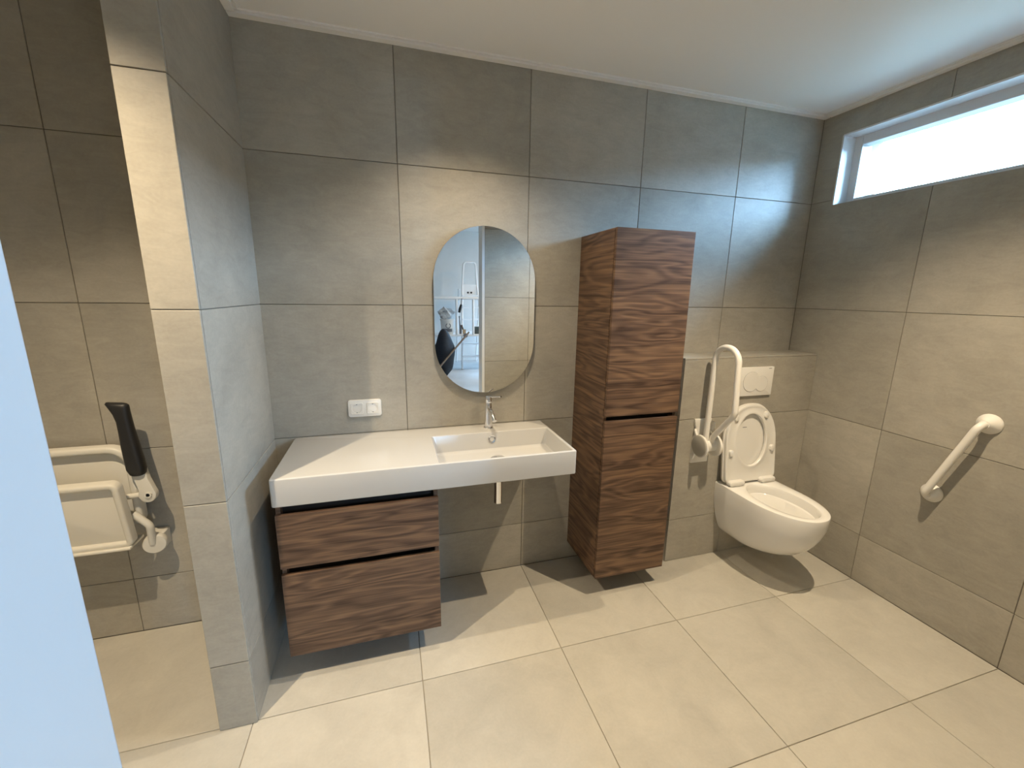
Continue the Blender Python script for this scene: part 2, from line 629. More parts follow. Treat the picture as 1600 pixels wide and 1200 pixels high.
# white door lining
dr = bpy.data.objects.new('door_1', None)
COL.objects.link(dr)
dr.location = ((DX0 + DX1) / 2, (YF + YB) / 2, 0)
tag(dr, 'white lined doorway in the foreground', 'doorway', kind='structure')
obj('jamb', bx(DX0 - 0.025, DX0, YB - 0.012, YF + 0.001, 0, DH + 0.025), 'jamb', dr, bevel=0.0015)
obj('jamb', bx(DX1, DX1 + 0.025, YB - 0.012, YF + 0.001, 0, DH + 0.025), 'jamb', dr, bevel=0.0015)
obj('head', bx(DX0, DX1, YB - 0.012, YF + 0.001, DH, DH + 0.025), 'jamb', dr, bevel=0.0015)

# ceiling and its edge strips
ce = struct('ceiling', bx(XL - 0.1, XR + 0.3, YF - 0.14, 0.2, H, 2.72), 'ceiling', 'smooth white bathroom ceiling', 'ceiling')
def edge_strip(n, x0, x1, y0, y1):
    """white ceiling edge strip: a lower lip by the wall and a shadow step towards the ceiling"""
    r = bpy.data.objects.new('trim_%d' % n, None)
    COL.objects.link(r)
    r.location = ((x0 + x1) / 2, (y0 + y1) / 2, H)
    tag(r, None, None, kind='structure')
    return r
# run along back wall, right wall, partition
for n, (a, b, w) in enumerate((((0.0, 0.0), (XR, 0.0), (0, -1)), ((XR, -0.038), (XR, YF), (-1, 0)), ((0.0, CD), (0.0, -0.038), (1, 0)), ((XL, 0.0), (-0.12, 0.0), (0, -1)))):
    r = edge_strip(n + 1, a[0], b[0], a[1], b[1])
    for nm, o0, o1, dz in (('lip', 0.0, 0.032, 0.012), ('step', 0.037, 0.043, 0.005)):
        x0 = min(a[0], b[0], a[0] + w[0] * o0, a[0] + w[0] * o1) if w[0] else min(a[0], b[0])
        xs = [a[0] + w[0] * o0, a[0] + w[0] * o1, b[0] + w[0] * o0, b[0] + w[0] * o1]
        ys = [a[1] + w[1] * o0, a[1] + w[1] * o1, b[1] + w[1] * o0, b[1] + w[1] * o1]
        obj(nm, bx(min(xs), max(xs), min(ys), max(ys), H - dz, H + 0.002), 'ceiling', r, bevel=0.0012)

# window ---------------------------------------------------------------
win = bpy.data.objects.new('window_1', None)
COL.objects.link(win)
win.location = (XR + 0.12, (WY0 + WY1) / 2, WZ0)
tag(win, 'long narrow window high up in the right wall', 'window', kind='structure')
FX0, FX1 = XR + 0.088, XR + 0.16
obj('reveal_board', bx(XR - 0.001, FX0, WY1 - 0.004, WY1 + 0.004, WZ0, WZ1), 'jamb', win)
obj('reveal_board', bx(XR - 0.001, FX0, WY0 - 0.004, WY0 + 0.004, WZ0, WZ1), 'jamb', win)
obj('reveal_board', bx(XR - 0.001, FX0, WY0, WY1, WZ1 - 0.004, WZ1 + 0.004), 'jamb', win)
obj('sill', bx(XR + 0.009, FX0, WY0, WY1, WZ0 - 0.006, WZ0 - 0.001), 'wall_tile', win)
FW_ = 0.044
bm = NB()
box(bm, FX0, FX1, WY1 - FW_, WY1 + 0.003, WZ0, WZ1)
obj('frame_stile', bm, 'jamb', win, bevel=0.003)
obj('frame_stile', bx(FX0, FX1, WY0 - 0.003, WY0 + FW_, WZ0, WZ1), 'jamb', win, bevel=0.003)
obj('frame_rail', bx(FX0, FX1, WY0 + FW_, WY1 - FW_, WZ1 - FW_ - 0.006, WZ1 + 0.002), 'jamb', win, bevel=0.003)
obj('frame_rail', bx(FX0, FX1, WY0 + FW_, WY1 - FW_, WZ0 - 0.002, WZ0 + FW_ - 0.01), 'jamb', win, bevel=0.003)
obj('pane', bx(FX1 - 0.012, FX1 - 0.008, WY0 + FW_ - 0.005, WY1 - FW_ + 0.005, WZ0 + FW_ - 0.016, WZ1 - FW_ - 0.001), 'pane', win)

def portal(name, loc, rot, sx, sy):
    d = bpy.data.lights.new(name, 'AREA')
    d.shape = 'RECTANGLE'
    d.size = sx
    d.size_y = sy
    d.cycles.is_portal = True
    o = bpy.data.objects.new(name, d)
    COL.objects.link(o)
    o.location = loc
    o.rotation_euler = rot
    return o
portal('window_daylight', (XR + WT + 0.01, (WY0 + WY1) / 2, (WZ0 + WZ1) / 2), (0, math.pi / 2, 0), WZ1 - WZ0, WY1 - WY0)

# cistern boxing -------------------------------------------------------
bm = bx(BX + G, XR - 0.001, BY + G, 0.002, -0.05, BT - G)
wc = struct('wall_cistern', bm, 'grout', 'half-height tiled boxing behind the toilet', 'ledge')
tiles(wc, 'y', BY, -1, [BX, 2.384, XR], [0.0, 0.266, 0.866, BT - TT])
tiles(wc, 'x', BX, -1, [BY + TT, 0.0], [0.0, 0.266, 0.866, BT - TT])
tiles(wc, 'z', BT, 1, [BX, 2.384, XR], [BY, 0.0])

# hall behind the camera (seen in the mirror) ----------------------------
struct('floor_hall', bx(HALL_X0 - 0.1, HALL_X1 + 0.1, HALL_Y - 0.1, YB + 0.002, -0.14, -0.001), 'concrete', 'pale screed floor of the next room', 'floor')
FWX0, FWX1, FWZ0, FWZ1 = 2.9, 3.8, 1.0, 2.25  # opening for the added fill window, out of view
bm = NB()
box(bm, HALL_X0 - 0.1, FWX0, HALL_Y - 0.2, HALL_Y, -0.14, 3.05)
box(bm, FWX1, HALL_X1 + 0.1, HALL_Y - 0.2, HALL_Y, -0.14, 3.05)
box(bm, FWX0, FWX1, HALL_Y - 0.2, HALL_Y, -0.14, FWZ0)
box(bm, FWX0, FWX1, HALL_Y - 0.2, HALL_Y, FWZ1, 3.05)
struct('wall_hall_far', bm, 'paint', 'white far wall of the next room', 'wall')
struct('wall_hall_left', bx(HALL_X0 - 0.1, HALL_X0, HALL_Y, YB, -0.14, 3.05), 'paint', 'white side wall of the next room', 'wall')
HWY0, HWY1, HWZ0, HWZ1 = -7.2, -6.5, 1.0, 2.30
bm = NB()
box(bm, HALL_X1, HALL_X1 + 0.25, HALL_Y, HWY0, -0.14, 3.05)
box(bm, HALL_X1, HALL_X1 + 0.25, HWY1, YB + 0.13, -0.14, 3.05)
box(bm, HALL_X1, HALL_X1 + 0.25, HWY0, HWY1, HWZ1, 3.05)
box(bm, HALL_X1, HALL_X1 + 0.25, HWY0, HWY1, -0.14, HWZ0)
struct('wall_hall_right', bm, 'paint', 'white window wall of the next room', 'wall')
struct('ceiling_hall', bx(HALL_X0 - 0.1, HALL_X1 + 0.25, HALL_Y - 0.1, YB + 0.13, HALL_H, 3.05), 'paint', 'white ceiling of the next room', 'ceiling')
w2 = bpy.data.objects.new('window_2', None)
COL.objects.link(w2)
w2.location = (HALL_X1 + 0.1, (HWY0 + HWY1) / 2, HWZ0)
tag(w2, 'wide glazed window of the next room', 'window', kind='structure')
fx0, fx1 = HALL_X1 + 0.08, HALL_X1 + 0.14
for k in range(4):
    y = HWY0 + (HWY1 - HWY0) * k / 3
    y0 = min(max(y - 0.035, HWY0), HWY1 - 0.07)
    obj('frame_stile', bx(fx0, fx1, y0, y0 + 0.07, HWZ0, HWZ1), 'jamb', w2)
for z in (HWZ0, HWZ1 - 0.07):
    obj('frame_rail', bx(fx0 + 0.001, fx1 - 0.001, HWY0, HWY1, z, z + 0.07), 'jamb', w2)
for k in range(3):
    y0 = HWY0 + (HWY1 - HWY0) * k / 3 + 0.03
    obj('pane', bx(fx0 + 0.025, fx0 + 0.031, y0, y0 + (HWY1 - HWY0) / 3 - 0.06, HWZ0 + 0.05, HWZ1 - 0.05), 'pane', w2)
w3 = bpy.data.objects.new('fill_window', None)  # unseen window, added to throw daylight through the doorway onto partition and drawers
COL.objects.link(w3)
w3.location = ((FWX0 + FWX1) / 2, HALL_Y - 0.1, FWZ0)
tag(w3, 'unseen window added in the far wall of the next room for more daylight', 'window', kind='structure')
for x in (FWX0, (FWX0 + FWX1) / 2 - 0.03, FWX1 - 0.06):
    obj('frame_stile', bx(x, x + 0.06, HALL_Y - 0.14, HALL_Y - 0.08, FWZ0, FWZ1), 'jamb', w3)
for z in (FWZ0, FWZ1 - 0.06):
    obj('frame_rail', bx(FWX0, FWX1, HALL_Y - 0.139, HALL_Y - 0.081, z, z + 0.06), 'jamb', w3)
for x0, x1 in ((FWX0 + 0.05, (FWX0 + FWX1) / 2 - 0.02), ((FWX0 + FWX1) / 2 + 0.02, FWX1 - 0.05)):
    obj('pane', bx(x0, x1, HALL_Y - 0.115, HALL_Y - 0.109, FWZ0 + 0.05, FWZ1 - 0.05), 'pane', w3)
portal('fill_window_daylight', ((FWX0 + FWX1) / 2, HALL_Y - 0.22, (FWZ0 + FWZ1) / 2), (math.pi / 2, 0, 0), FWX1 - FWX0, FWZ1 - FWZ0)
portal('hall_daylight', (HALL_X1 + 0.27, (HWY0 + HWY1) / 2, (HWZ0 + HWZ1) / 2), (0, math.pi / 2, 0), HWZ1 - HWZ0, HWY1 - HWY0)
struct('low_sky_blocker', bx(14.0, 14.5, -40, 16, -0.2, 3.8), 'brick', 'unseen long wall added outside to block the low sky', 'wall')  # added out of view to shape the daylight entering the high window
struct('ground_outside', bx(-30, 40, -40, 30, -0.4, -0.15), 'ground', 'ground outside the house', 'ground')

# ------------------------------------------------------------------ ceiling spots
def downlight(x, y, label, k=1.0):
    r = thing('ceiling_spotlight', (x, y, H), label, 'spotlight', 'recessed ceiling spotlights')
    bm = NB()
    lathe(bm, [(0.030, -0.001), (0.032, -0.004), (0.043, -0.003), (0.045, 0.0)], (x, y, H), (0, 0, 1), 32, False, False)
    obj('trim_ring', bm, 'jamb', r, smooth=True)
    bm = NB()
    lathe(bm, [(0.030, 0.0), (0.029, 0.0012)], (x, y, H - 0.002), (0, 0, 1), 24)
    obj('lens', bm, 'lamp', r)
    d = bpy.data.lights.new('spot_beam', 'SPOT')
    d.energy = SPOT_W * k
    d.color = SPOT_COL
    d.spot_size = math.radians(116)
    d.spot_blend = 1.0
    d.shadow_soft_size = 0.011
    lo = bpy.data.objects.new('spot_beam', d)
    COL.objects.link(lo)
    lo.parent = r
    lo.location = (0, 0, -0.012)
    return r
downlight(0.85, -0.53, 'recessed ceiling spotlight above the washbasin', 0.43)
downlight(-0.35, -1.10, 'recessed ceiling spotlight in front of the shower', 1.08)
downlight(2.05, -1.10, 'recessed ceiling spotlight in front of the toilet', 1.03)

# unseen fill lamp, added to warm the bluish daylight of the next room
hl = thing('hall_fill_lamp', (3.3, -5.0, HALL_H), 'unseen fill lamp added on the ceiling of the next room', 'lamp')
bm = NB()
lathe(bm, [(0.20, 0.0), (0.20, -0.03), (0.185, -0.03)], (3.3, -5.0, HALL_H), (0, 0, 1), 32, False, False)
obj('fill_lamp_ring', bm, 'jamb', hl, smooth=True)
bm = NB()
lathe(bm, [(0.185, -0.03), (0.15, -0.05), (0.0, -0.058)], (3.3, -5.0, HALL_H), (0, 0, 1), 32, False, False)
obj('fill_lamp_shade', bm, 'hall_fill', hl, smooth=True)
d = bpy.data.lights.new('fill_lamp_glow', 'AREA')
d.shape = 'DISK'
d.size = 0.36
d.energy = 34.0
d.color = (1.0, 0.80, 0.56)
lo = bpy.data.objects.new('fill_lamp_glow', d)
COL.objects.link(lo)
lo.parent = hl
lo.location = (0, 0, -0.065)

# ------------------------------------------------------------------ washbasin
VX0, VX1, VY, VZ0, VZ1 = 0.080, 1.280, -0.460, 0.754, 0.8625
wbz = thing('washbasin', ((VX0 + VX1) / 2, -0.23, VZ0), 'wide white ceramic washbasin with a shelf to its left', 'washbasin')
bm = NB()
def quadring(x0, x1, y0, y1, z, r, n=5):
    return [(x, y, z) for x, y in rrect(x1 - x0, y1 - y0, r, n, (x0 + x1) / 2, (y0 + y1) / 2)]
rs = [quadring(VX0 + 0.004, VX1 - 0.004, VY + 0.004, -0.001, VZ0, 0.008),
      quadring(VX0 + 0.001, VX1 - 0.001, VY + 0.001, -0.001, VZ0 + 0.002, 0.01),
      quadring(VX0, VX1, VY, -0.001, VZ0 + 0.006, 0.011),
      quadring(VX0, VX1, VY, -0.001, VZ1 - 0.006, 0.011),
      quadring(VX0 + 0.001, VX1 - 0.001, VY + 0.001, -0.001, VZ1 - 0.002, 0.010),
      quadring(VX0 + 0.005, VX1 - 0.005, VY + 0.005, -0.002, VZ1, 0.008),
      quadring(0.684, 1.268, -0.449, -0.121, VZ1, 0.010),
      quadring(0.687, 1.265, -0.446, -0.124, VZ1 - 0.003, 0.010),
      quadring(0.706, 1.254, -0.436, -0.140, 0.784, 0.016),
      quadring(0.712, 1.248, -0.430, -0.146, 0.779, 0.014),
      quadring(0.735, 1.225, -0.410, -0.166, 0.776, 0.012)]
rings(bm, rs)
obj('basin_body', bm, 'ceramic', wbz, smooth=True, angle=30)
bm = NB()
ovc = (0.978, -0.1302, 0.829)
dirn = Vector((0, -1, 0.17)).normalized()
lathe(bm, [(0.0125, 0.0), (0.0125, 0.004), (0.0185, 0.005), (0.0195, 0.002), (0.0195, -0.004)], ovc, dirn, 28, False, False)
obj('overflow_ring', bm, 'chrome', wbz, smooth=True)
bm = NB()
lathe(bm, [(0.012, 0.0005), (0.011, 0.0012)], ovc, dirn, 20)
obj('overflow_hole', bm, 'ceramic', wbz)
bm = NB()
lathe(bm, [(0.036, 0.0), (0.036, 0.004), (0.032, 0.007), (0.012, 0.009), (0.0, 0.009)], (0.977, -0.262, 0.776), (0, 0, 1), 32, True, False)
obj('drain_cover', bm, 'chrome', wbz, smooth=True)

# tap
tx, ty = 0.978, -0.056
tap = thing('basin_tap', (tx, ty, VZ1), 'chrome single-lever tap standing on the washbasin', 'tap')
bm = NB()
lathe(bm, [(0.024, 0.0), (0.0245, 0.003), (0.0225, 0.007), (0.0195, 0.010), (0.0185, 0.06), (0.0170, 0.125), (0.0165, 0.130)], (tx, ty, VZ1), (0, 0, 1), 32)
obj('body', bm, 'chrome', tap, smooth=True)
bm = NB()
lathe(bm, [(0.0172, 0.1315), (0.0178, 0.133), (0.0178, 0.158), (0.0165, 0.163), (0.010, 0.165)], (tx, ty, VZ1), (0, 0, 1), 32)
cap = obj('lever_cap', bm, 'chrome', tap, smooth=True)
bm = NB()
p0 = Vector((tx + 0.008, ty - 0.006, VZ1 + 0.160))
p1 = Vector((1.028, -0.108, 1.033))
tube(bm, [p0, p0.lerp(p1, 0.5), p1 - (p1 - p0).normalized() * 0.006, p1 - (p1 - p0).normalized() * 0.005, p1], [0.0034, 0.003, 0.003, 0.0045, 0.0045], 12)
obj('lever_pin', bm, 'chrome', cap, smooth=True)
bm = NB()
tube(bm, fillet([(tx, ty - 0.005, VZ1 + 0.104), (tx + 0.004, ty - 0.055, VZ1 + 0.094), (tx + 0.007, ty - 0.085, VZ1 + 0.066)], 0.05), 0.0105, 16)
sp = obj('spout', bm, 'chrome', tap, smooth=True)
bm = NB()
tube(bm, [(tx + 0.0068, ty - 0.083, VZ1 + 0.068), (tx + 0.0078, ty - 0.091, VZ1 + 0.060)], 0.0122, 16)
obj('aerator', bm, 'chrome', sp, smooth=True)

# chrome trap
trp = thing('drain_trap', (0.977, -0.262, 0.557), 'short chrome drain trap hanging under the washbasin', 'drain')
bm = NB()
lathe(bm, [(0.0175, 0.0), (0.0195, 0.002), (0.0195, 0.165), (0.023, 0.166), (0.023, 0.178), (0.0195, 0.179), (0.0195, 0.1965)], (0.977, -0.262, 0.557), (0, 0, 1), 28)
obj('cup', bm, 'chrome', trp, smooth=True)
bm = NB()
tube(bm, [(0.977, -0.250, 0.668), (0.977, -0.010, 0.668)], 0.015, 20)
obj('waste_pipe', bm, 'chrome', trp, smooth=True)
bm = NB()
lathe(bm, [(0.034, 0.0), (0.032, 0.006), (0.016, 0.012)], (0.977, -0.001, 0.668), (0, -1, 0), 28)
obj('wall_rosette', bm, 'chrome', trp, smooth=True)

# ------------------------------------------------------------------ drawer unit
vc = thing('vanity_cabinet', (0.382, -0.23, 0.114), 'walnut drawer unit hanging under the washbasin', 'cabinet')
X0, X1 = 0.088, 0.677
obj('side_panel', bx(X0, X0 + 0.016, -0.440, -0.002, 0.118, 0.7525), 'wood', vc, bevel=0.0006)
obj('side_panel', bx(X1 - 0.016, X1, -0.440, -0.002, 0.118, 0.7525), 'wood', vc, bevel=0.0006)
obj('bottom_panel', bx(X0 + 0.016, X1 - 0.016, -0.438, -0.002, 0.118, 0.134), 'wood', vc)
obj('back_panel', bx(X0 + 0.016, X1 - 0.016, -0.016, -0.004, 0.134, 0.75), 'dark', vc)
def grip(z0, z1):
    bm = NB()
    box(bm, X0 + 0.016, X1 - 0.016, -0.410, -0.405, z0 - 0.03, z1 + 0.02)
    box(bm, X0 + 0.016, X1 - 0.016, -0.440, -0.405, z0 - 0.034, z0 - 0.030)
    return bm
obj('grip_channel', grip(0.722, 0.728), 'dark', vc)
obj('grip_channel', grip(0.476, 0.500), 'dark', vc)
for z0, z1 in ((0.503, 0.721), (0.115, 0.475)):
    d = obj('drawer', bx(X0, X1, -0.460, -0.442, z0, z1), 'wood', vc, bevel=0.0008)
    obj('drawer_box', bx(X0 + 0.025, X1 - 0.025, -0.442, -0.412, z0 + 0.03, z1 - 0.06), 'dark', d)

# ------------------------------------------------------------------ tall cabinet
tcx0, tcx1 = 1.467, 1.865
tc_ = thing('tall_cabinet', (1.666, -0.175, 0.11), 'tall walnut wall cabinet with two doors beside the toilet', 'cabinet')
obj('side_panel', bx(tcx0, tcx0 + 0.016, -0.333, -0.002, 0.110, 1.810), 'wood', tc_, bevel=0.0006)
obj('side_panel', bx(tcx1 - 0.016, tcx1, -0.333, -0.002, 0.110, 1.810), 'wood', tc_, bevel=0.0006)
obj('top_panel', bx(tcx0 + 0.016, tcx1 - 0.016, -0.333, -0.002, 1.794, 1.810), 'wood', tc_)
obj('bottom_panel', bx(tcx0 + 0.016, tcx1 - 0.016, -0.333, -0.002, 0.110, 0.126), 'wood', tc_)
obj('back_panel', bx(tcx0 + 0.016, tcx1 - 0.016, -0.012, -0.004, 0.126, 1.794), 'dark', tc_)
bm = NB()
box(bm, tcx0 + 0.016, tcx1 - 0.016, -0.300, -0.296, 0.90, 1.0)
box(bm, tcx0 + 0.016, tcx1 - 0.016, -0.332, -0.300, 0.925, 0.930)
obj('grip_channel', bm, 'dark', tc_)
obj('door', bx(tcx0 + 0.001, tcx1, -0.352, -0.336, 0.969, 1.810), 'wood', tc_, bevel=0.0008)
obj('door', bx(tcx0 + 0.001, tcx1, -0.352, -0.336, 0.110, 0.947), 'wood', tc_, bevel=0.0008)

# ------------------------------------------------------------------ mirror
mx0, mx1, mz0, mz1 = 0.7235, 1.2195, 1.038, 1.832
mir = thing('wall_mirror', ((mx0 + mx1) / 2, -0.011, mz0), 'pill-shaped mirror hanging above the tap', 'mirror')
def pill(w, h, n=28):
    return rrect(w, h, w / 2 - 1e-4, n, (mx0 + mx1) / 2, (mz0 + mz1) / 2)
bm = NB()
rings(bm, [[(x, -0.001, z) for x, z in pill(mx1 - mx0 - 0.008, mz1 - mz0 - 0.008)], [(x, -0.0165, z) for x, z in pill(mx1 - mx0 - 0.008, mz1 - mz0 - 0.008)]])
obj('backing', bm, 'mirror_edge', mir, smooth=True)
bm = NB()
O = pill(mx1 - mx0, mz1 - mz0)
rings(bm, [[(x, -0.017, z) for x, z in O], [(x, -0.0215, z) for x, z in O], [(x, -0.022, z) for x, z in inset(O, 0.0006)]])
obj('mirror_glass', bm, 'mirror', mir)

# ------------------------------------------------------------------ double socket
sk = thing('wall_socket', (0.392, -0.006, 0.947), 'white double wall socket left of the mirror', 'socket')
slx, slz, sw, sh = 0.392, 0.9885, 0.149, 0.082
bm = NB()
slab_xz(bm, rrect(sw, sh, 0.012, 6, slx, slz), -0.0005, -0.010, 0.004)
obj('frame_plate', bm, 'plastic', sk, smooth=True)
for s in (-1, 1):
    cx = slx + s * 0.0355
    bm = NB()
    oc = rrect(0.055, 0.055, 0.007, 6, cx, slz)
    # face with a round well
    nn = len(oc)
    def circ(r, y):
        return [(cx + r * math.cos(math.pi / 4 * 0 + 2 * math.pi * (k + 0.5) / nn), y, slz + r * math.sin(2 * math.pi * (k + 0.5) / nn)) for k in range(nn)]
    rings(bm, [[(x, -0.0095, z) for x, z in oc], [(x, -0.0115, z) for x, z in oc], [(x, -0.0125, z) for x, z in inset(oc, 0.001)],
               circ(0.0215, -0.0125), circ(0.0195, -0.0015)], False, True)
    ins_ = obj('insert', bm, 'plastic', sk, smooth=True, angle=40)
    for q in (-1, 0, 1):
        bm = NB()
        lathe(bm, [(0.0026 if q else 0.0018, 0.0), (0.0026 if q else 0.0018, 0.0006)], (cx + q * 0.0095, -0.0014, slz), (0, -1, 0), 12)
        obj('pin_hole', bm, 'hole', ins_)
    for q in (-1, 1):
        obj('earth_clip', bx(cx - 0.003, cx + 0.003, -0.012, -0.002, slz + q * 0.0195 - 0.0012, slz + q * 0.0195 + 0.0012), 'label_dark', ins_)

# ------------------------------------------------------------------ toilet
TX = 2.486
wcx = thing('toilet', (TX, -0.44, 0.14), 'white wall-hung toilet with raised seat and lid', 'toilet')
def dring(z, hw, yf, yb=BY - 0.0005, n=40, straight=0.50, p=2.25):
    """D outline: flat at the wall, round at the front"""
    L_ = yb - yf
    ys = yb - L_ * straight
    out = []
    for k in range(n + 1):
        a = math.pi * k / n
        c, s = math.cos(a), math.sin(a)
        out.append((TX + hw * (abs(c) ** (2 / p)) * (1 if c > 0 else -1), ys - (ys - yf) * (abs(s) ** (2 / p)), z))
    m = 8
    side = [(TX - hw, ys + (yb - ys) * k / m, z) for k in range(1, m)]
    back = [(TX - hw + 2 * hw * k / 12, yb, z) for k in range(13)]
    side2 = [(TX + hw, yb - (yb - ys) * k / m, z) for k in range(1, m)]
    return out + side + back + side2
ntot = len(dring(0.4, 0.18, -0.7))
def ell(z, hx, y0, y1, p=2.1):
    """oval with the same number of points, matched by angle to the D outline"""
    ref = dring(z, 0.18, -0.70)
    cy = (y0 + y1) / 2
    hy = abs(y1 - y0) / 2
    out = []
    for x, y, _ in ref:
        dx, dy = (x - TX) / 0.18, (y - (-0.445)) / 0.256
        a = math.atan2(dy, dx)
        c, s = math.cos(a), math.sin(a)
        out.append((TX + hx * abs(c) ** (2 / p) * (1 if c > 0 else -1), cy + hy * abs(s) ** (2 / p) * (1 if s > 0 else -1), z))
    return out
ZR = 0.474
prof = [(0.142, 0.060, -0.330), (0.146, 0.085, -0.385), (0.160, 0.104, -0.450), (0.180, 0.118, -0.510), (0.205, 0.130, -0.560), (0.235, 0.142, -0.600),
        (0.270, 0.154, -0.632), (0.310, 0.165, -0.658), (0.350, 0.173, -0.677), (0.400, 0.179, -0.692), (0.440, 0.1785, -0.696),
        (ZR - 0.008, 0.1788, -0.698), (ZR - 0.002, 0.1775, -0.6965), (ZR, 0.1735, -0.6925)]
rs = [dring(z, w, f, straight=0.45, p=2.12) for z, w, f in prof]
rs += [ell(ZR, 0.128, -0.664, -0.268), ell(ZR - 0.004, 0.1225, -0.658, -0.274), ell(ZR - 0.02, 0.119, -0.652, -0.281), ell(ZR - 0.05, 0.116, -0.646, -0.285),
       ell(ZR - 0.056, 0.108, -0.638, -0.292), ell(ZR - 0.10, 0.098, -0.618, -0.305), ell(ZR - 0.17, 0.070, -0.560, -0.330), ell(ZR - 0.22, 0.045, -0.48, -0.345), ell(ZR - 0.235, 0.02, -0.44, -0.37)]
bm = NB()
rings(bm, rs)
obj('bowl', bm, 'toilet', wcx, smooth=True, angle=40)

# seat and lid stand upright, leaning back a little
LEAN = math.radians(7.0)
HB = Vector((TX, -0.262, 0.487))     # hinge line, front face of the seat
def leaned(bm):
    bmesh.ops.rotate(bm, verts=bm.verts, cent=HB, matrix=Matrix.Rotation(-LEAN, 3, 'X'))
    return bm
def dlid(w, h, r0=0.035, n=44, p=2.3, flat=0.48):
    """upright D: straight sides, arched top; (x, z) counter-clockwise from lower right"""
    hw = w / 2
    zs = HB.z + h * flat
    out = []
    for k in range(n + 1):
        a = math.pi * k / n
        c, s = math.cos(a), math.sin(a)
        out.append((TX + hw * (abs(c) ** (2 / p)) * (1 if c > 0 else -1), zs + (HB.z + h - zs) * abs(s) ** (2 / p)))
    for k in range(1, 6):
        out.append((TX - hw, zs + (HB.z + r0 - zs) * k / 5))
    for k in range(1, 5):
        a = math.pi + math.pi / 2 * k / 4
        out.append((TX - hw + r0 + r0 * math.cos(a), HB.z + r0 + r0 * math.sin(a)))
    for k in range(1, 10):
        out.append((TX - hw + r0 + (w - 2 * r0) * k / 9, HB.z))
    for k in range(1, 5):
        a = 1.5 * math.pi + math.pi / 2 * k / 4
        out.append((TX + hw - r0 + r0 * math.cos(a), HB.z + r0 + r0 * math.sin(a)))
    for k in range(1, 5):
        out.append((TX + hw, HB.z + r0 + (zs - HB.z - r0) * k / 5))
    return out
yl = HB.y
# lid (behind)
o1 = dlid(0.366, 0.455)
bm = NB()
rings(bm, [[(x, yl + 0.036, z) for x, z in inset(o1, 0.010)], [(x, yl + 0.032, z) for x, z in inset(o1, 0.002)], [(x, yl + 0.028, z) for x, z in o1], [(x, yl + 0.019, z) for x, z in o1],
           [(x, yl + 0.0175, z) for x, z in inset(o1, 0.003)], [(x, yl + 0.0175, z) for x, z in inset(o1, 0.012)], [(x, yl + 0.022, z) for x, z in inset(o1, 0.018)]])
lid = obj('lid', leaned(bm), 'plastic', wcx, smooth=True, angle=35)
bm = bx(2.440, 2.468, yl + 0.0212, yl + 0.0222, 0.800, 0.803)
obj('maker_mark', leaned(bm), 'label_dark', lid)
# seat ring (front)
o2 = dlid(0.356, 0.446)
nO = len(o2)
hc, hx, hz = HB.z + 0.243, 0.104, 0.150
def holer(sx, y):
    out = []
    cz = hc
    for x, z in o2:
        a = math.atan2((z - cz) / 0.22, (x - TX) / 0.178)
        out.append((TX + (hx + sx) * math.cos(a), y, cz + (hz + sx) * math.sin(a)))
    return out
bm = NB()
rs = [[(x, yl + 0.016, z) for x, z in o2], [(x, yl + 0.004, z) for x, z in o2], [(x, yl + 0.0012, z) for x, z in inset(o2, 0.002)], [(x, yl, z) for x, z in inset(o2, 0.007)],
      [(x, yl, z) for x, z in inset(o2, 0.010)], [(x, yl + 0.002, z) for x, z in inset(o2, 0.014)],
      holer(0.030, yl + 0.003), holer(0.016, yl + 0.0), holer(0.010, yl - 0.002), holer(0.003, yl - 0.001), holer(0.0, yl + 0.003), holer(0.001, yl + 0.016)]
rings(bm, rs + [rs[0]], False, False)
bmesh.ops.remove_doubles(bm, verts=bm.verts, dist=1e-6)
seat = obj('seat', leaned(bm), 'plastic', wcx, smooth=True, angle=40)
for bxx, bz in ((TX - 0.114, 0.866), (TX + 0.096, 0.870), (TX - 0.146, 0.665), (TX + 0.146, 0.672)):
    bm = NB()
    slab_xz(bm, rrect(0.027, 0.038, 0.0134, 6, bxx, bz), yl + 0.006, yl - 0.011, 0.004)
    obj('buffer', leaned(bm), 'plastic', seat, smooth=True)
for s in (-1, 1):
    cx = TX + s * 0.110
    bm = NB()
    rr_ = rrect(0.104, 0.030, 0.0145, 6, cx, HB.z + 0.004)
    slab_xz(bm, rr_, yl + 0.014, yl - 0.024, 0.009)
    obj('hinge', bm, 'plastic', wcx, smooth=True)
    bm = NB()
    lathe(bm, [(0.013, 0.0), (0.013, 0.020)], (TX + s * 0.078, yl + 0.004, ZR - 0.002), (0, 0, 1), 20)
    obj('hinge_post', bm, 'plastic', wcx, smooth=True)

# flush plate
fp = thing('flush_plate', (TX, BY, 0.981), 'white dual flush plate with two round buttons', 'flush plate')
bm = NB()
slab_xz(bm, rrect(0.246, 0.164, 0.004, 4, TX, 1.063), BY - 0.0005, BY - 0.013, 0.002)
pl = obj('plate', bm, 'plastic', fp, smooth=True)
for cx, cz, r, t_ in ((2.456, 1.063, 0.056, 0.0025), (2.530, 1.049, 0.043, 0.0018)):
    bm = NB()
    lathe(bm, [(r, 0.0), (r, t_ - 0.0006), (r - 0.0008, t_)], (cx, BY - 0.013, cz), (0, -1, 0), 40, False, True)
    obj('flush_button', bm, 'plastic', fp, smooth=True)
    bm = NB()
    lathe(bm, [(r + 0.0002, 0.0), (r + 0.0002, 0.0004), (r + 0.0013, 0.0004), (r + 0.0013, 0.0)], (cx, BY - 0.013, cz), (0, -1, 0), 40, False, False)
    obj('button_gap', bm, 'gap_grey', fp)
obj('maker_mark', bx(2.570, 2.590, BY - 0.0136, BY - 0.0128, 1.1345, 1.1370), 'label_dark', pl)

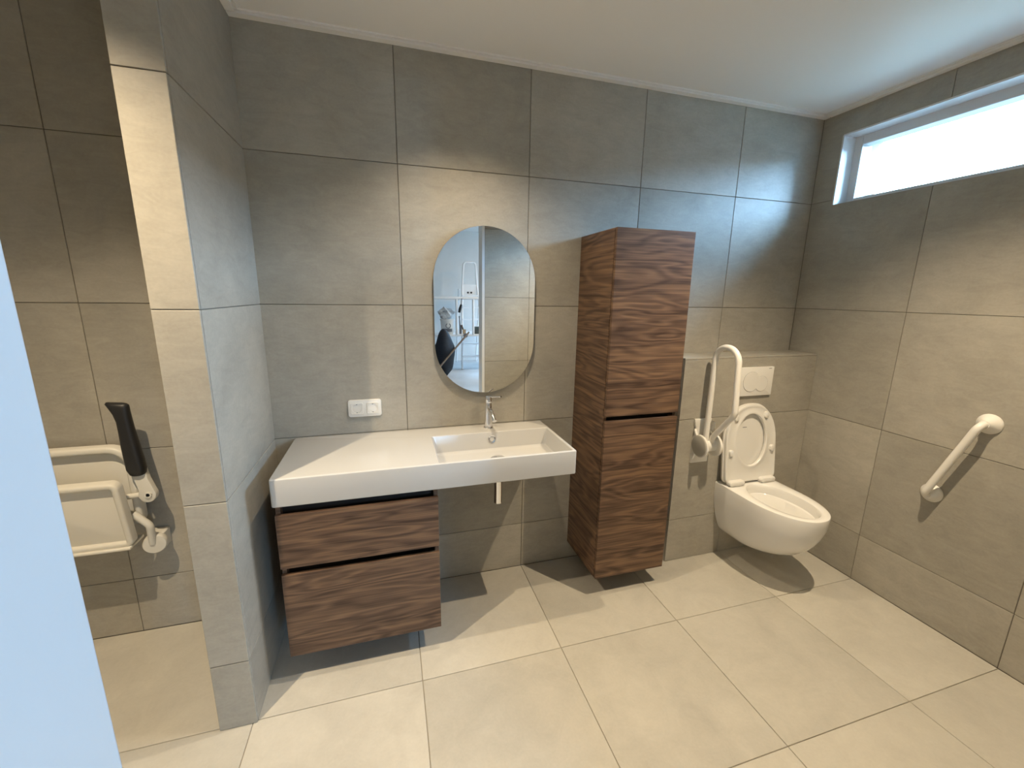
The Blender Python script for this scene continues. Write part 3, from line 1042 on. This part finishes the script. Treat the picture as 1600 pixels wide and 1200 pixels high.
# ------------------------------------------------------------------ fold-up support bar beside the toilet
SX = 2.163
sb = thing('support_bar', (SX, BY, 0.614), 'white fold-up support bar raised beside the toilet', 'support bar')
bm = NB()
# waisted wall plate
def waist(hw, z0, z1, zt):
    pts = []
    n = 24
    for k in range(n + 1):
        z = z0 + (z1 - z0) * k / n
        u = k / n
        w = hw * (1.0 - 0.30 * math.exp(-((u - 0.74) / 0.13) ** 2) + 0.0)
        pts.append((SX + w, z))
    for k in range(n, -1, -1):
        z = z0 + (z1 - z0) * k / n
        u = k / n
        w = hw * (1.0 - 0.30 * math.exp(-((u - 0.74) / 0.13) ** 2))
        pts.append((SX - w, z))
    return pts
slab_xz(bm, waist(0.056, 0.612, 0.868, 0), BY - 0.0005, BY - 0.012, 0.003)
obj('wall_plate', bm, 'powder', sb, smooth=True)
# two side cheeks
def cheek(x0, x1):
    prof2 = []
    cy, cz, r = -0.246, 0.729, 0.062
    for k in range(25):
        a = math.radians(118) - math.radians(236) * k / 24
        prof2.append((cy - r * math.cos(a), cz + r * math.sin(a)))
    prof2 = [(BY - 0.008, 0.815)] + prof2 + [(BY - 0.008, 0.628)]
    bm = NB()
    rings(bm, [[(x0, y, z) for y, z in prof2], [(x1, y, z) for y, z in prof2]])
    return bm
obj('cheek', cheek(SX - 0.053, SX - 0.038), 'powder', sb, bevel=0.003)
obj('cheek', cheek(SX + 0.038, SX + 0.053), 'powder', sb, bevel=0.003)
for s in (-1, 1):
    bm = NB()
    lathe(bm, [(0.056, 0.0), (0.056, 0.002), (0.052, 0.004), (0.0, 0.0045)], (SX + s * 0.053, -0.246, 0.729), (s, 0, 0), 36, True, False)
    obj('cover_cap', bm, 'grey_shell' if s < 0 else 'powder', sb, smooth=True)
bm = NB()
lathe(bm, [(0.034, -0.038), (0.034, 0.038)], (SX, -0.246, 0.729), (1, 0, 0), 28)
obj('pivot_barrel', bm, 'powder', sb, smooth=True)
bm = NB()
path = fillet([(SX - 0.012, -0.246, 0.735), (SX - 0.010, -0.242, 0.86), (SX - 0.004, -0.238, 1.276), (SX, -0.384, 1.276), (SX + 0.004, -0.402, 0.945), (SX + 0.012, -0.268, 0.785), (SX + 0.012, -0.255, 0.735)],
              [0, 0.05, 0.073, 0.073, 0.06, 0.05, 0], 12)
tube(bm, path, 0.0150, 20)
obj('bar', bm, 'powder', sb, smooth=True)
bm = NB()
slab_xz(bm, rrect(0.016, 0.056, 0.0078, 6, SX + 0.030, 0.835), -0.232, -0.250, 0.004)
obj('release_tab', bm, 'powder', sb, smooth=True)

# ------------------------------------------------------------------ grab bar on the right wall
A_ = Vector((XR, -0.972, 1.018))
B_ = Vector((XR, -0.842, 0.640))
gb = thing('grab_bar', (XR, -0.905, 0.60), 'white tilted grab bar screwed to the right wall', 'grab bar')
off = Vector((-0.064, 0, 0))
bm = NB()
path = fillet([A_ + Vector((-0.004, 0, 0)), A_ + off, B_ + off, B_ + Vector((-0.004, 0, 0))], 0.062, 14)
tube(bm, path, 0.0152, 20)
obj('bar', bm, 'powder', gb, smooth=True)
for P_ in (A_, B_):
    bm = NB()
    lathe(bm, [(0.043, 0.0), (0.043, 0.004), (0.040, 0.009), (0.030, 0.018), (0.022, 0.030), (0.018, 0.040)], P_ + Vector((-0.0005, 0, 0)), (-1, 0, 0), 36)
    obj('flange', bm, 'powder', gb, smooth=True)

# ------------------------------------------------------------------ shower seat
ss = thing('shower_seat', (-0.72, 0.0, 0.46), 'cream fold-up shower seat with a raised black armrest', 'shower seat')
def ring_frame(cx, cz, w, h, r, wid, y_b, y_f, lean, name, mat, pivot):
    """flat rounded frame standing upright"""
    o = rrect(w, h, r, 8, cx, cz)
    i = inset(o, wid)
    bm = NB()
    c = wid * 0.3
    rs_ = [[(x, y_b, z) for x, z in o], [(x, y_f + c, z) for x, z in o], [(x, y_f + c * 0.3, z) for x, z in inset(o, c * 0.3)], [(x, y_f, z) for x, z in inset(o, c)],
           [(x, y_f, z) for x, z in inset(o, wid - c)], [(x, y_f + c * 0.3, z) for x, z in inset(o, wid - c * 0.3)], [(x, y_f + c, z) for x, z in i], [(x, y_b, z) for x, z in i]]
    rings(bm, rs_ + [rs_[0]], False, False)
    bmesh.ops.remove_doubles(bm, verts=bm.verts, dist=1e-6)
    bmesh.ops.rotate(bm, verts=bm.verts, cent=pivot, matrix=Matrix.Rotation(lean, 3, 'X'))
    return obj(name, bm, mat, ss, smooth=True, angle=50)
# backrest frame, upright
pv = Vector((-0.72, -0.06, 0.60))
ring_frame(-0.735, 0.735, 0.47, 0.345, [0.085, 0.085, 0.03, 0.03], 0.028, -0.040, -0.080, 0.0, 'backrest_frame', 'cream', pv)
bm = NB()
slab_xz(bm, rrect(0.43, 0.31, 0.06, 8, -0.735, 0.735), -0.038, -0.052, 0.003)
obj('backrest_panel', bm, 'cream', ss, smooth=True)
# seat frame, folded up in front of it, its lower edge further out
pv2 = Vector((-0.72, -0.150, 0.50))
ring_frame(-0.735, 0.650, 0.455, 0.290, [0.030, 0.030, 0.025, 0.025], 0.023, -0.115, -0.152, math.radians(7), 'seat_frame', 'cream', pv2)
bm = NB()
slab_xz(bm, rrect(0.42, 0.27, 0.03, 6, -0.735, 0.648), -0.118, -0.134, 0.003)
bmesh.ops.rotate(bm, verts=bm.verts, cent=pv2, matrix=Matrix.Rotation(math.radians(7), 3, 'X'))
obj('seat_panel', bm, 'cream', ss, smooth=True)
# hinge lip under the seat
obj('seat_lip', bx(-0.955, -0.515, -0.165, -0.060, 0.498, 0.510), 'cream', ss, bevel=0.004)
# wall bracket with disc
bm = NB()
lathe(bm, [(0.040, 0.0), (0.042, 0.006), (0.042, 0.026), (0.038, 0.032), (0.0, 0.033)], (-0.478, -0.060, 0.470), Vector((0.25, -1, 0)), 36, True, False)
br = obj('bracket_disc', bm, 'cream', ss, smooth=True)
obj('bracket_foot', bx(-0.508, -0.448, -0.060, -0.001, 0.432, 0.505), 'cream', ss, bevel=0.006)
bm = NB()
tube(bm, fillet([(-0.478, -0.085, 0.475), (-0.470, -0.10, 0.565), (-0.520, -0.10, 0.625)], 0.03), 0.014, 14)
obj('bracket_arm', bm, 'cream', ss, smooth=True)
# armrest plate with pivot
ar = NB()
pts = []
cyy = -0.105
for k in range(21):
    a = math.radians(150) + math.radians(240) * k / 20
    pts.append((-0.452 + 0.030 * math.cos(a), 0.708 + 0.034 * math.sin(a)))
pts += [(-0.440, 0.775), (-0.448, 0.830), (-0.490, 0.830), (-0.486, 0.775)]
slab_xz(ar, pts, cyy + 0.012, cyy - 0.012, 0.003)
arm = obj('armrest_plate', ar, 'cream', ss, smooth=True)
bm = NB()
lathe(bm, [(0.007, 0.0), (0.012, 0.0), (0.012, 0.006), (0.007, 0.006)], (-0.447, cyy - 0.012, 0.708), (0, -1, 0), 24, False, False)
obj('pivot_ring', bm, 'cream', arm, smooth=True)
bm = NB()
lathe(bm, [(0.0075, 0.0), (0.0075, 0.001)], (-0.447, cyy - 0.0125, 0.708), (0, -1, 0), 20)
obj('pivot_hole', bm, 'hole', arm)
bm = NB()
tube(bm, [(-0.525, -0.100, 0.700), (-0.470, -0.103, 0.706)], 0.011, 14)
obj('pivot_pin', bm, 'cream', ss, smooth=True)
# black grip
secs = [(0.795, -0.470, 0.018, 0.016), (0.800, -0.470, 0.026, 0.020), (0.822, -0.472, 0.032, 0.024), (0.86, -0.474, 0.0315, 0.024), (0.92, -0.478, 0.029, 0.023), (0.98, -0.481, 0.0255, 0.021),
        (1.02, -0.483, 0.0245, 0.020), (1.05, -0.487, 0.027, 0.020), (1.075, -0.4935, 0.0335, 0.019), (1.087, -0.497, 0.0365, 0.017), (1.093, -0.498, 0.032, 0.012)]
bm = NB()
n = 24
rs = []
for z, xc, hw, hd in secs:
    rs.append([(xc + hw * abs(math.cos(a)) ** 0.8 * (1 if math.cos(a) > 0 else -1), -0.112 + hd * abs(math.sin(a)) ** 0.8 * (1 if math.sin(a) > 0 else -1), z + (0.010 * math.cos(a) if z > 1.06 else 0) * -0.4) for a in [2 * math.pi * k / n for k in range(n)]])
rings(bm, rs)
obj('armrest_grip', bm, 'rubber', ss, smooth=True, angle=60)

# ------------------------------------------------------------------ things in the next room (seen in the mirror)
SY = -6.30
sc_ = thing('scaffold_platform', (1.8, SY, 0.0), 'white aluminium work platform with railing, seen in the mirror', 'scaffold')
obj('platform_board', bx(1.20, 2.95, SY - 0.30, SY + 0.30, 0.715, 0.755), 'alu', sc_, bevel=0.006)
for yy in (SY + 0.29, SY - 0.29):
    for x in (1.24, 1.765, 2.085, 2.90):
        if yy < SY and x in (1.765, 2.085):
            continue
        bm = NB()
        tube(bm, [(x, yy, 0.0 if x in (1.24, 2.90) else 0.755), (x, yy, 1.435)], 0.022, 12)
        obj('post', bm, 'alu', sc_, smooth=True)
    bm = NB()
    tube(bm, [(1.20, yy, 1.435), (2.95, yy, 1.435)], 0.025, 12)
    obj('railing', bm, 'alu', sc_, smooth=True)
bm = NB()
lathe(bm, [(0.04, -0.02), (0.04, 0.02)], (1.93, SY + 0.31, 0.735), (0, 1, 0), 16)
obj('clamp', bm, 'label_dark', sc_, smooth=True)

LYY = -6.95
la = thing('step_ladder', (2.16, LYY, 0.0), 'aluminium step ladder with an arched top rail, seen in the mirror', 'ladder')
bm = NB()
lx0, lx1, lt = 2.03, 2.36, 2.165
tube(bm, fillet([(lx0 - 0.10, LYY + 0.55, 0.0), (lx0 + 0.01, LYY, 1.70), (lx0 + 0.04, LYY, lt), (lx1 - 0.04, LYY, lt), (lx1 - 0.01, LYY, 1.70), (lx1 + 0.10, LYY + 0.55, 0.0)], [0, 0.2, 0.07, 0.07, 0.2, 0], 8), 0.021, 12)
obj('side_rail', bm, 'alu', la, smooth=True)
for k in range(6):
    z = 0.26 + 0.245 * k
    yy = LYY + 0.55 * (1 - z / 1.70)
    f = 0.10 * (1 - z / 1.70)
    obj('step', bx(lx0 - f, lx1 + f, yy - 0.04, yy + 0.04, z - 0.014, z + 0.014), 'alu', la)
for x in (lx0 - 0.06, lx1 + 0.06):
    bm = NB()
    tube(bm, [(x, LYY - 0.45, 0.0), (x, LYY - 0.04, 1.62)], 0.017, 10)
    obj('rear_leg', bm, 'alu', la, smooth=True)
tp = obj('top_tray', bx(lx0 + 0.02, lx1 - 0.02, LYY - 0.02, LYY + 0.02, 1.49, 1.71), 'alu', la, bevel=0.006)
for x in (2.155, 2.225):
    bm = NB()
    lathe(bm, [(0.020, 0.0), (0.020, 0.012)], (x, LYY + 0.02, 1.545), (0, 1, 0), 12)
    obj('rubber_knob', bm, 'rubber', tp)

PY = -6.12
PZ = 0.7565
bk = thing('paint_bucket', (1.60, PY, PZ), 'white paint bucket with a printed label on the work platform', 'bucket')
bm = NB()
lathe(bm, [(0.115, 0.0), (0.130, 0.26), (0.138, 0.262), (0.138, 0.285), (0.130, 0.286)], (1.60, PY, PZ), (0, 0, 1), 28)
obj('tub', bm, 'plastic', bk, smooth=True)
bm = NB()
arc = [(1.60 + 0.128 * math.sin(a), PY + 0.128 * math.cos(a)) for a in [math.radians(-38 + 76 * k / 10) for k in range(11)]]
rings(bm, [[(x, y, PZ + 0.05) for x, y in arc], [(x, y, PZ + 0.11) for x, y in arc]], False, False, close=False)
lb = obj('label_print', bm, 'label_dark', bk)
bm = NB()
lathe(bm, [(0.035, 0.0), (0.050, 0.001)], (1.60, PY + 0.127, PZ + 0.165), (0, 1, 0.06), 20, False, False)
obj('label_ring', bm, 'label_dark', bk)

bm = bmesh.new()
bmesh.ops.create_icosphere(bm, subdivisions=3, radius=1.0)
for v in bm.verts:
    n_ = v.co.normalized()
    k = 1 + 0.16 * math.sin(7 * n_.x + 3 * n_.z) + 0.12 * math.sin(9 * n_.z - 4 * n_.y) + 0.05 * random.uniform(-1, 1)
    v.co = Vector((1.575 + 0.145 * k * n_.x, PY - 0.0 + 0.10 * k * n_.y, max(1.0435, 1.145 + 0.11 * k * n_.z)))
tag(obj('plastic_bag', bm, 'bag', None, smooth=True, angle=40), 'crumpled plastic bag lying on top of the paint bucket', 'bag')

def brush(x, y, z0, z1, tilt, mat_h, mat_b, label, w=0.022):
    r = thing('paint_brush', (x, y, z0), label, 'brush', 'brushes on the work platform')
    bm = NB()
    zm = z0 + (z1 - z0) * 0.5
    tube(bm, [(x + tilt * 0.5, y, zm), (x + tilt * 0.8, y, z0 + (z1 - z0) * 0.8), (x + tilt, y, z1)], [w * 0.6, w * 0.45, w * 0.6], 12)
    obj('handle', bm, mat_h, r, smooth=True)
    box_b = bx(x - w, x + w, y - w * 0.5, y + w * 0.5, z0, zm)
    obj('bristles', box_b, mat_b, r, bevel=0.004)
brush(1.855, PY, PZ, 1.10, -0.02, 'label_dark', 'label_dark', 'dark long brush standing right of the paint bucket')
brush(1.925, PY + 0.02, PZ, 0.93, -0.05, 'stick', 'brush_wood', 'short brush with pale bristles lying on the work platform', 0.03)
hb = thing('hand_brush', (1.82, SY + 0.32, 1.22), 'black hand brush hanging from the platform railing', 'brush')
bm = NB()
tube(bm, [(1.81, SY + 0.325, 1.17), (1.825, SY + 0.325, 1.24), (1.85, SY + 0.325, 1.32)], [0.022, 0.026, 0.018], 12)
obj('head', bm, 'rubber', hb, smooth=True)
bm = NB()
tube(bm, [(1.85, SY + 0.325, 1.32), (1.862, SY + 0.325, 1.435)], 0.006, 10)
obj('hook', bm, 'rubber', hb, smooth=True)
bxo = thing('card_box', (2.20, PY, PZ), 'small dark printed box on the work platform beside the ladder', 'box')
obj('carton', bx(2.115, 2.285, PY - 0.06, PY + 0.06, PZ, PZ + 0.14), 'box_dark', bxo, bevel=0.002)
obj('flap', bx(2.115, 2.285, PY - 0.06, PY + 0.05, PZ + 0.1405, PZ + 0.144), 'grey_shell', bxo)

# dark sack and stick
bm = bmesh.new()
bmesh.ops.create_icosphere(bm, subdivisions=4, radius=1.0)
for v in bm.verts:
    n_ = v.co.normalized()
    k = 1 + 0.05 * math.sin(5 * n_.x + 2) + 0.04 * math.sin(8 * n_.z)
    z = n_.z * k
    v.co = Vector((1.49 + (0.185 + 0.02 * z) * n_.x * k, -5.76 + 0.17 * n_.y * k, max(0.001, 0.41 + 0.44 * z)))
tag(obj('dark_sack', bm, 'navy', None, smooth=True, angle=60), 'rounded dark navy sack on the floor in front of the work platform', 'sack')
bm = bmesh.new()
bmesh.ops.create_icosphere(bm, subdivisions=3, radius=1.0)
for v in bm.verts:
    n_ = v.co.normalized()
    v.co = Vector((1.13 + 0.14 * n_.x, -5.76 + 0.16 * n_.y, max(0.001, 0.37 + 0.42 * n_.z)))
tag(obj('blue_sack', bm, 'blue_cloth', None, smooth=True, angle=60), 'blue cloth sack beside the dark navy sack', 'sack')
bm = NB()
d0, d1 = Vector((1.10, -5.15, 0.02)), Vector((1.99, -5.955, 0.80))
tube(bm, [d0, d0.lerp(d1, 0.5), d1], 0.017, 12)
tag(obj('wooden_stick', bm, 'stick', None, smooth=True), 'long brown wooden stick leaning on the work platform', 'stick')
